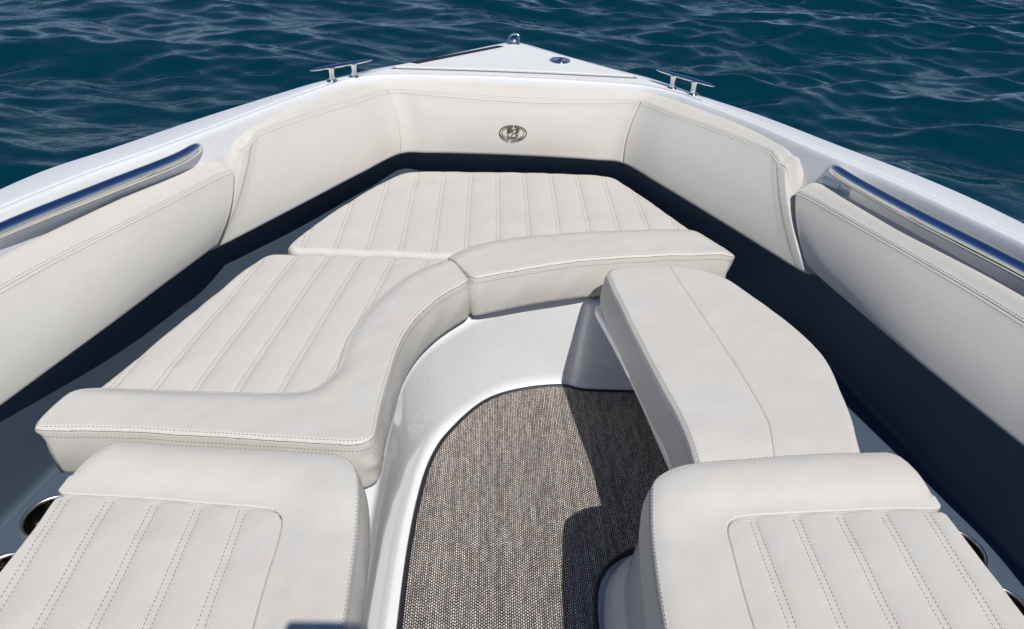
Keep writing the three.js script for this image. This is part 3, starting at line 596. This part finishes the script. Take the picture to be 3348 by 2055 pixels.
// ------------------------------------------------------------------ the two seats in front of the camera
for (const side of [-1, 1]) {
  const L = side < 0;
  const t = thing('seat_cushion', L ? 'cream pleated seat cushion at lower left beside the cup holders in the lit ledge' : 'cream pleated seat cushion at lower right beside the shaded dark side lining', 'seat', V(L ? -0.53 : 0.49, 0.29, 0.6), 'pair of pleated seats');
  const acc = newAcc(), lines = L ? [-0.777, -0.703, -0.625, -0.550, -0.475] : [0.401, 0.479, 0.560, 0.641, 0.722];
  const aft = 0.22;
  const seamIn = L ? [[-0.80, 0.893], [-0.694, 0.884], [-0.561, 0.873], [-0.46, 0.864], [-0.405, 0.858, 0.045], [-0.400, 0.80], [-0.402, 0.723], [-0.399, 0.60], [-0.397, aft]]
    : [[0.760, 0.888], [0.641, 0.885], [0.496, 0.873], [0.41, 0.866], [0.349, 0.856, 0.05], [0.346, 0.79], [0.342, 0.717], [0.339, 0.60], [0.336, aft]];
  const top0 = 0.413;
  const ins = rp(L ? [[-0.795, 0.889, 0.008], ...seamIn.slice(1, -1), [-0.398, aft, 0.01], [-0.84, aft, 0.01], [-0.812, 0.70], [-0.797, 0.80]] : [[0.756, 0.884, 0.008], [0.775, 0.70], [0.80, aft, 0.01], [0.337, aft, 0.01], ...seamIn.slice(1, -1).reverse()]);
  const s = slab({ outline: ins, lines, r: 0.004, ry: 0.004, bottom: 0.31, step: 0.010, top: (x, f, u) => 0.4065 + pleat(u, lines) + undul(x, f) + 0.003 * clamp(sdf(x, f, ins) / 0.08, 0, 1), seam: false });
  for (const g of channels(s, lines, (x) => x)) part(t, 'pleated_panel', g, M.vinyl);
  lineStitch(s, lines, acc);
  const seamP = rp(seamIn, false);
  const edge = L ? [[-0.742, 1.004, 0.02], [-0.596, 0.994], [-0.422, 0.987], [-0.315, 0.980, 0.04], [-0.288, 0.93], [-0.278, 0.842], [-0.273, 0.746], [-0.268, 0.626], [-0.264, aft]]
    : [[0.718, 1.018, 0.02], [0.614, 1.011], [0.471, 0.998], [0.346, 0.981], [0.285, 0.970, 0.05], [0.235, 0.935, 0.05], [0.226, 0.896], [0.217, 0.832], [0.210, 0.754], [0.206, 0.667], [0.204, 0.60], [0.200, aft]];
  const bord = rp(L ? [[-0.800, 0.887, 0.006], [-0.790, 0.925], [-0.772, 0.965], ...edge.slice(0, -1), [-0.264, aft, 0.01], [-0.396, aft, 0.01], ...seamIn.slice(1, -1).reverse()]
    : [[0.200, aft, 0.01], ...edge.slice(0, -1).reverse(), [0.738, 0.985], [0.748, 0.93], [0.758, 0.887, 0.006], ...seamIn.slice(1, -1), [0.335, aft, 0.01]]);
  const b = slab({ outline: bord, r: 0.005, ry: 0.005, bottom: 0.30, step: 0.009, top: (x, f) => { const d = segDist(x, f, seamP, false), e = sdf(x, f, bord); return 0.4085 + 0.015 * sm(clamp((f - 0.80) / 0.10, 0, 1)) * sm(clamp(d / 0.085, 0, 1)) + 0.004 * sm(clamp(d / 0.05, 0, 1)) - (d > 0.03 ? 0.012 * roll(e, 0.03) : 0) + undul(x, f); }, taper: (x, f, nx) => (L ? -nx : nx) > 0.5 ? 0.03 : (L ? -0.012 : -0.004) });
  edgeStitch(b, acc, (x, f) => segDist(x, f, edge, false) < 0.026 && f > aft + 0.02);
  part(t, 'border_panel', b.g, M.vinyl);
  stuffPart(t, 'stitching', acc, M.thread);
}
// ------------------------------------------------------------------ upright bolsters round the bow
function upProfile(A, B, C, { crown = 0.006, bulgeF = 0.012, rB = 0.022, rC = 0.022, deep = 0.06, notch = 0.0022 } = {}) {
  A = V(...A); B = V(...B); C = V(...C);
  const o = A.clone().sub(B); o.y = 0; o.normalize();
  const pts = [], q = (a, b, t) => a.clone().lerp(b, t);
  const AB = A.distanceTo(B), BC = B.distanceTo(C), a1 = q(B, A, Math.min(0.45, rB / AB)), b1 = q(B, C, rB / BC), c0 = q(C, B, rC / BC), D = C.clone().addScaledVector(o, deep), c1 = q(C, D, 0.4);
  pts.push(A.clone().addScaledVector(o, 0.012).add(new THREE.Vector3(0, -0.06, 0)), A.clone().addScaledVector(o, 0.010).add(new THREE.Vector3(0, -0.012, 0)), A.clone().addScaledVector(o, 0.004).add(new THREE.Vector3(0, -0.002, 0)));
  for (let k = 0; k <= 5; k++) { const p = q(A, a1, k / 5); p.y += crown * Math.sin(Math.PI * k / 5); pts.push(p); }
  const bez = (P0, P1, P2, t) => P0.clone().multiplyScalar((1 - t) * (1 - t)).addScaledVector(P1, 2 * t * (1 - t)).addScaledVector(P2, t * t);
  const seamIdx = [];
  for (const tt of [0.15, 0.3, 0.42, 0.475, 0.5, 0.525, 0.58, 0.7, 0.85]) { const p = bez(a1, B, b1, tt); if (tt === 0.5) p.addScaledVector(o, notch).add(new THREE.Vector3(0, -notch * 0.7, 0)); seamIdx.push(pts.length); pts.push(p); }
  for (let k = 0; k <= 10; k++) { const p = q(b1, c0, k / 10); p.addScaledVector(o, -bulgeF * Math.pow(Math.sin(Math.PI * k / 10), 0.8) + 0.0036 * Math.sin(Math.PI * k / 10) * (noise(p.x * 9 + 30 - p.z * 5, p.y * 13 + 30, 64) - 0.5)); pts.push(p); }
  for (const tt of [0.2, 0.4, 0.6, 0.8, 1]) pts.push(bez(c0, C, c1, tt));
  pts.push(D, D.clone().add(new THREE.Vector3(0, 0.05, 0)));
  return { pts, rows: [seamIdx[1], seamIdx[7]], face: seamIdx[8] };
}
function upholsteredLoft(keys, stops, opt, seams = []) { // keys: [A, B, C] rows; stops: parameter list
  const secs = [], info = [];
  for (const t of stops) {
    const [A, B, C] = interp(keys, t); const pr = upProfile(A, B, C, opt);
    if (seams.some((s) => Math.abs(s - t) < 1e-6)) { // a vertical sewn joint: pushed in
      const o = V(...A).sub(V(...B)); o.y = 0; o.normalize();
      for (let k = pr.face - 4; k < pr.pts.length - 2; k++) pr.pts[k].addScaledVector(o, 0.006);
    }
    secs.push(pr.pts); info.push(pr);
  }
  return { secs, info };
}
function rowsOf(secs, idx, from = 0, to = secs.length) {
  const p = [], n = [];
  for (let i = from; i < to; i++) {
    p.push(secs[i][idx].clone());
    const t = secs[Math.min(secs.length - 1, i + 1)][idx].clone().sub(secs[Math.max(0, i - 1)][idx]), d = secs[i][idx + 1].clone().sub(secs[i][idx - 1]);
    const nn = new THREE.Vector3().crossVectors(d, t).normalize(); if (nn.y < 0) nn.negate(); n.push(nn);
  }
  return [p, n];
}
{
  const t = thing('backrest_cushion', 'cream wraparound bow backrest with embroidered crest', 'backrest', V(0, 0.35, 2.4));
  const K = [ // A outer top, B top seam, C lower edge
    [[-0.796, 0.628, 2.015], [-0.738, 0.600, 2.000], [-0.812, 0.372, 1.795]],
    [[-0.787, 0.642, 2.048], [-0.728, 0.614, 2.030], [-0.792, 0.373, 1.822]],
    [[-0.772, 0.646, 2.088], [-0.710, 0.620, 2.064], [-0.760, 0.376, 1.865]],
    [[-0.700, 0.648, 2.235], [-0.610, 0.624, 2.205], [-0.610, 0.392, 2.075]],
    [[-0.600, 0.650, 2.395], [-0.500, 0.624, 2.345], [-0.475, 0.408, 2.262]],
    [[-0.505, 0.651, 2.492], [-0.408, 0.624, 2.462], [-0.362, 0.420, 2.408]],
    [[-0.360, 0.652, 2.530], [-0.300, 0.620, 2.470], [-0.260, 0.421, 2.420]],
    [[-0.170, 0.652, 2.540], [-0.150, 0.616, 2.462], [-0.130, 0.421, 2.423]],
    [[0.012, 0.652, 2.545], [0.012, 0.613, 2.456], [0.012, 0.421, 2.424]],
    [[0.19, 0.652, 2.540], [0.170, 0.614, 2.456], [0.154, 0.421, 2.420]],
    [[0.380, 0.652, 2.525], [0.318, 0.619, 2.458], [0.285, 0.421, 2.412]],
    [[0.525, 0.651, 2.488], [0.428, 0.624, 2.450], [0.386, 0.420, 2.395]],
    [[0.622, 0.650, 2.395], [0.520, 0.624, 2.340], [0.492, 0.408, 2.250]],
    [[0.722, 0.648, 2.235], [0.632, 0.624, 2.210], [0.622, 0.392, 2.060]],
    [[0.800, 0.646, 2.088], [0.738, 0.620, 2.072], [0.762, 0.376, 1.845]],
    [[0.815, 0.642, 2.048], [0.755, 0.614, 2.040], [0.790, 0.373, 1.802]],
    [[0.824, 0.628, 2.015], [0.764, 0.600, 2.010], [0.808, 0.372, 1.775]],
  ];
  const n = K.length - 1, sL = 5 / n, sR = 11 / n, stops = [];
  for (let k = 0; k <= 128; k++) stops.push(k / 128);
  for (const s of [sL, sR]) for (const o of [-0.004, -0.0018, 0, 0.0018, 0.004]) stops.push(s + o);
  stops.sort((a, b) => a - b);
  const st = stops.filter((s, i) => { for (const q of [sL, sR]) if (Math.abs(s - q) < 0.0039 && Math.abs(s - q) > 1e-6 && Math.abs(Math.abs(s - q) - 0.0018) > 1e-6) return false; return !i || s - stops[i - 1] > 1e-6; });
  const { secs, info } = upholsteredLoft(K, st, {}, [sL, sR]);
  const iL = st.findIndex((s) => Math.abs(s - sL) < 1e-6), iR = st.findIndex((s) => Math.abs(s - sR) < 1e-6);
  // three sewn face panels
  const endRings = (near, nxt, sg) => { // padded end of a wing, turned outboard
    const mid = near.reduce((a, q) => a.add(q), new THREE.Vector3()).multiplyScalar(1 / near.length);
    const d = near[20].clone().sub(nxt[20]); d.y = 0; d.normalize(); d.x += sg * 0.2; d.normalize();
    return [[0.004, 0.001], [0.009, 0.003], [0.014, 0.007], [0.018, 0.014], [0.021, 0.026], [0.0225, 0.045]].map(([o, k]) => near.map((q) => q.clone().lerp(mid, k).addScaledVector(d, o)));
  };
  const eL = endRings(secs[0], secs[6], -1).reverse(), eR = endRings(secs[secs.length - 1], secs[secs.length - 7], 1);
  part(t, 'wing_panel', loft([...eL, ...secs.slice(0, iL + 1)]), M.vinyl);
  part(t, 'centre_panel', loft(secs.slice(iL, iR + 1)), M.vinyl);
  part(t, 'wing_panel', loft([...secs.slice(iR), ...eR]), M.vinyl);
  const acc = newAcc();
  for (const r of info[0].rows) stitchRow(...rowsOf(secs, r), acc);
  for (const e of [1, secs.length - 2]) for (const dd of [0, e === 1 ? 2 : -2]) { const p = [], nn = []; for (let k = info[0].rows[1]; k < secs[0].length - 4; k++) { p.push(secs[e + dd][k].clone()); const d = secs[e][k + 1].clone().sub(secs[e][k - 1]), tt = secs[e === 1 ? 4 : e - 3][k].clone().sub(secs[e][k]); const x = new THREE.Vector3().crossVectors(d, tt).normalize(); if (x.z < 0) x.negate(); nn.push(x); } stitchRow(p, nn, acc); }
  stuffPart(t, 'stitching', acc, M.thread);
  // embroidered crest: two oval rings broken at top and bottom, a script letter, a small tail
  const im = st.reduce((b, s, i) => Math.abs(s - (8 / n - 0.001)) < Math.abs(st[b] - (8 / n - 0.001)) ? i : b, 0), F = secs[im], kf = info[0].face + 5;
  const c = F[kf].clone(); c.x = 0.010; const up = F[kf - 1].clone().sub(F[kf + 1]).normalize(), rt = new THREE.Vector3(1, 0, 0.0), nor = new THREE.Vector3().crossVectors(rt, up).normalize();
  c.addScaledVector(nor, 0.0012).addScaledVector(up, -0.026);
  const at = (x, y) => c.clone().addScaledVector(rt, x).addScaledVector(up, y).addScaledVector(nor, 0);
  const crest = sub(t, 'crest', c); const G = [];
  const flat = (pts, r) => { const g = tube(pts, r, pts.length * 5, 6); return g; };
  for (const [a, b, r] of [[0.0455, 0.0245, 0.0018], [0.0375, 0.0196, 0.0010]]) for (const [s, e] of [[91, 255], [263, 446]]) G.push(flat(Array.from({ length: 24 }, (_, i) => { const q = (s + (e - s) * i / 23) * Math.PI / 180; return at(a * Math.cos(q), b * Math.sin(q)); }), r));
  part(crest, 'oval_ring', mergeGeometries(G), M.brown);
  const S = (L) => flat(L.map(([x, y]) => at((x - 1190) / 1080 * 0.091, -(y - 765) / 565 * 0.049)), 0.0015);
  part(crest, 'script_letter', mergeGeometries([
    S([[940, 640], [1010, 605], [1120, 595], [1165, 640], [1060, 690], [960, 690]]), S([[930, 750], [1010, 735], [1090, 700], [1180, 680], [1250, 620], [1360, 600], [1460, 625]]),
    S([[1290, 720], [1360, 690], [1430, 695], [1330, 760], [1220, 770], [1150, 840], [1130, 900]]), S([[1180, 720], [1060, 740], [1000, 800], [985, 870], [1040, 925], [1200, 935], [1320, 915], [1385, 850], [1350, 810], [1310, 850]]), S([[960, 660], [1050, 650], [1180, 690]]), S([[1300, 650], [1400, 650]])]), M.brown);
  part(crest, 'tail', mergeGeometries([S([[1110, 1035], [1180, 1050], [1250, 1045], [1240, 1085]]), S([[1010, 1020], [1040, 1060]])]), M.brown);
}
for (const side of [-1, 1]) {
  const L = side < 0;
  const t = thing('bolster_cushion', L ? 'long sunlit cream side bolster under the left chrome rail' : 'long shaded cream side bolster under the right chrome rail', 'bolster', V(side * 0.95, 0.36, 1.3), 'pair of side bolsters');
  const K = L ? [
    [[-0.815, 0.588, 1.905], [-0.768, 0.560, 1.912], [-0.806, 0.388, 1.775]],
    [[-0.842, 0.590, 1.868], [-0.792, 0.562, 1.868], [-0.829, 0.386, 1.708]],
    [[-0.900, 0.592, 1.760], [-0.845, 0.562, 1.750], [-0.864, 0.385, 1.600]],
    [[-0.985, 0.592, 1.585], [-0.922, 0.562, 1.575], [-0.928, 0.385, 1.395]],
    [[-1.080, 0.592, 1.360], [-1.022, 0.562, 1.350], [-0.991, 0.385, 1.198]],
    [[-1.150, 0.592, 1.120], [-1.092, 0.562, 1.120], [-1.048, 0.385, 1.01]],
    [[-1.195, 0.592, 0.80], [-1.138, 0.562, 0.80], [-1.095, 0.385, 0.76]],
    [[-1.215, 0.592, 0.20], [-1.165, 0.562, 0.20], [-1.125, 0.385, 0.20]]]
    : [
    [[0.845, 0.588, 1.905], [0.795, 0.560, 1.903], [0.828, 0.388, 1.765]],
    [[0.872, 0.590, 1.868], [0.818, 0.562, 1.860], [0.840, 0.386, 1.706]],
    [[0.922, 0.592, 1.745], [0.866, 0.562, 1.750], [0.868, 0.385, 1.600]],
    [[1.000, 0.592, 1.560], [0.942, 0.562, 1.575], [0.925, 0.385, 1.382]],
    [[1.092, 0.592, 1.325], [1.040, 0.562, 1.335], [0.988, 0.385, 1.165]],
    [[1.160, 0.592, 1.100], [1.108, 0.562, 1.110], [1.040, 0.385, 0.99]],
    [[1.205, 0.592, 0.80], [1.155, 0.562, 0.80], [1.092, 0.385, 0.76]],
    [[1.225, 0.592, 0.20], [1.175, 0.562, 0.20], [1.125, 0.385, 0.20]]];
  const st = Array.from({ length: 91 }, (_, k) => k / 90);
  const { secs, info } = upholsteredLoft(K, st, { bulgeF: 0.010, rB: 0.02, crown: 0.004 });
  // rounded forward end
  const mid = secs[0].reduce((a, q) => a.add(q), new THREE.Vector3()).multiplyScalar(1 / secs[0].length), dirE = secs[0][12].clone().sub(secs[2][12]).normalize();
  const ends = [[0.0085, 0.06], [0.008, 0.035], [0.0065, 0.016], [0.004, 0.006], [0.002, 0.001]].map(([o, k]) => secs[0].map((q) => q.clone().lerp(mid, k).addScaledVector(dirE, o)));
  part(t, 'padded_panel', loft([...ends, ...secs]), M.vinyl);
  const acc = newAcc();
  for (const r of info[0].rows) stitchRow(...rowsOf(secs, r), acc);
  stuffPart(t, 'stitching', acc, M.thread);
}

// ------------------------------------------------------------------ the phone held up over the seats (behind the view): its shadow falls on the left seat
{
  const c = V(-0.022, 1.4017, -0.0140), t = thing('smartphone', 'dark smartphone held high over the seats, casting the shadow at lower left', 'phone', c);
  const rr = (w, h, r) => { const q = new THREE.Shape(); q.moveTo(-w + r, -h); q.lineTo(w - r, -h); q.quadraticCurveTo(w, -h, w, -h + r); q.lineTo(w, h - r); q.quadraticCurveTo(w, h, w - r, h); q.lineTo(-w + r, h); q.quadraticCurveTo(-w, h, -w, h - r); q.lineTo(-w, -h + r); q.quadraticCurveTo(-w, -h, -w + r, -h); return q; };
  const mk = (w, h, r, d, z) => { const g = new THREE.ExtrudeGeometry(rr(w, h, r), { depth: d, bevelEnabled: true, bevelSize: 0.0008, bevelThickness: 0.0008, bevelSegments: 2 }); g.translate(0, 0, z); g.rotateX(-34 * Math.PI / 180); g.translate(c.x, c.y, c.z); return g; };
  part(t, 'body', mk(0.075, 0.036, 0.009, 0.0065, 0), M.black);
  part(t, 'screen', mk(0.071, 0.033, 0.007, 0.0004, 0.0076), M.steel);
}

renderer.render(scene, camera);
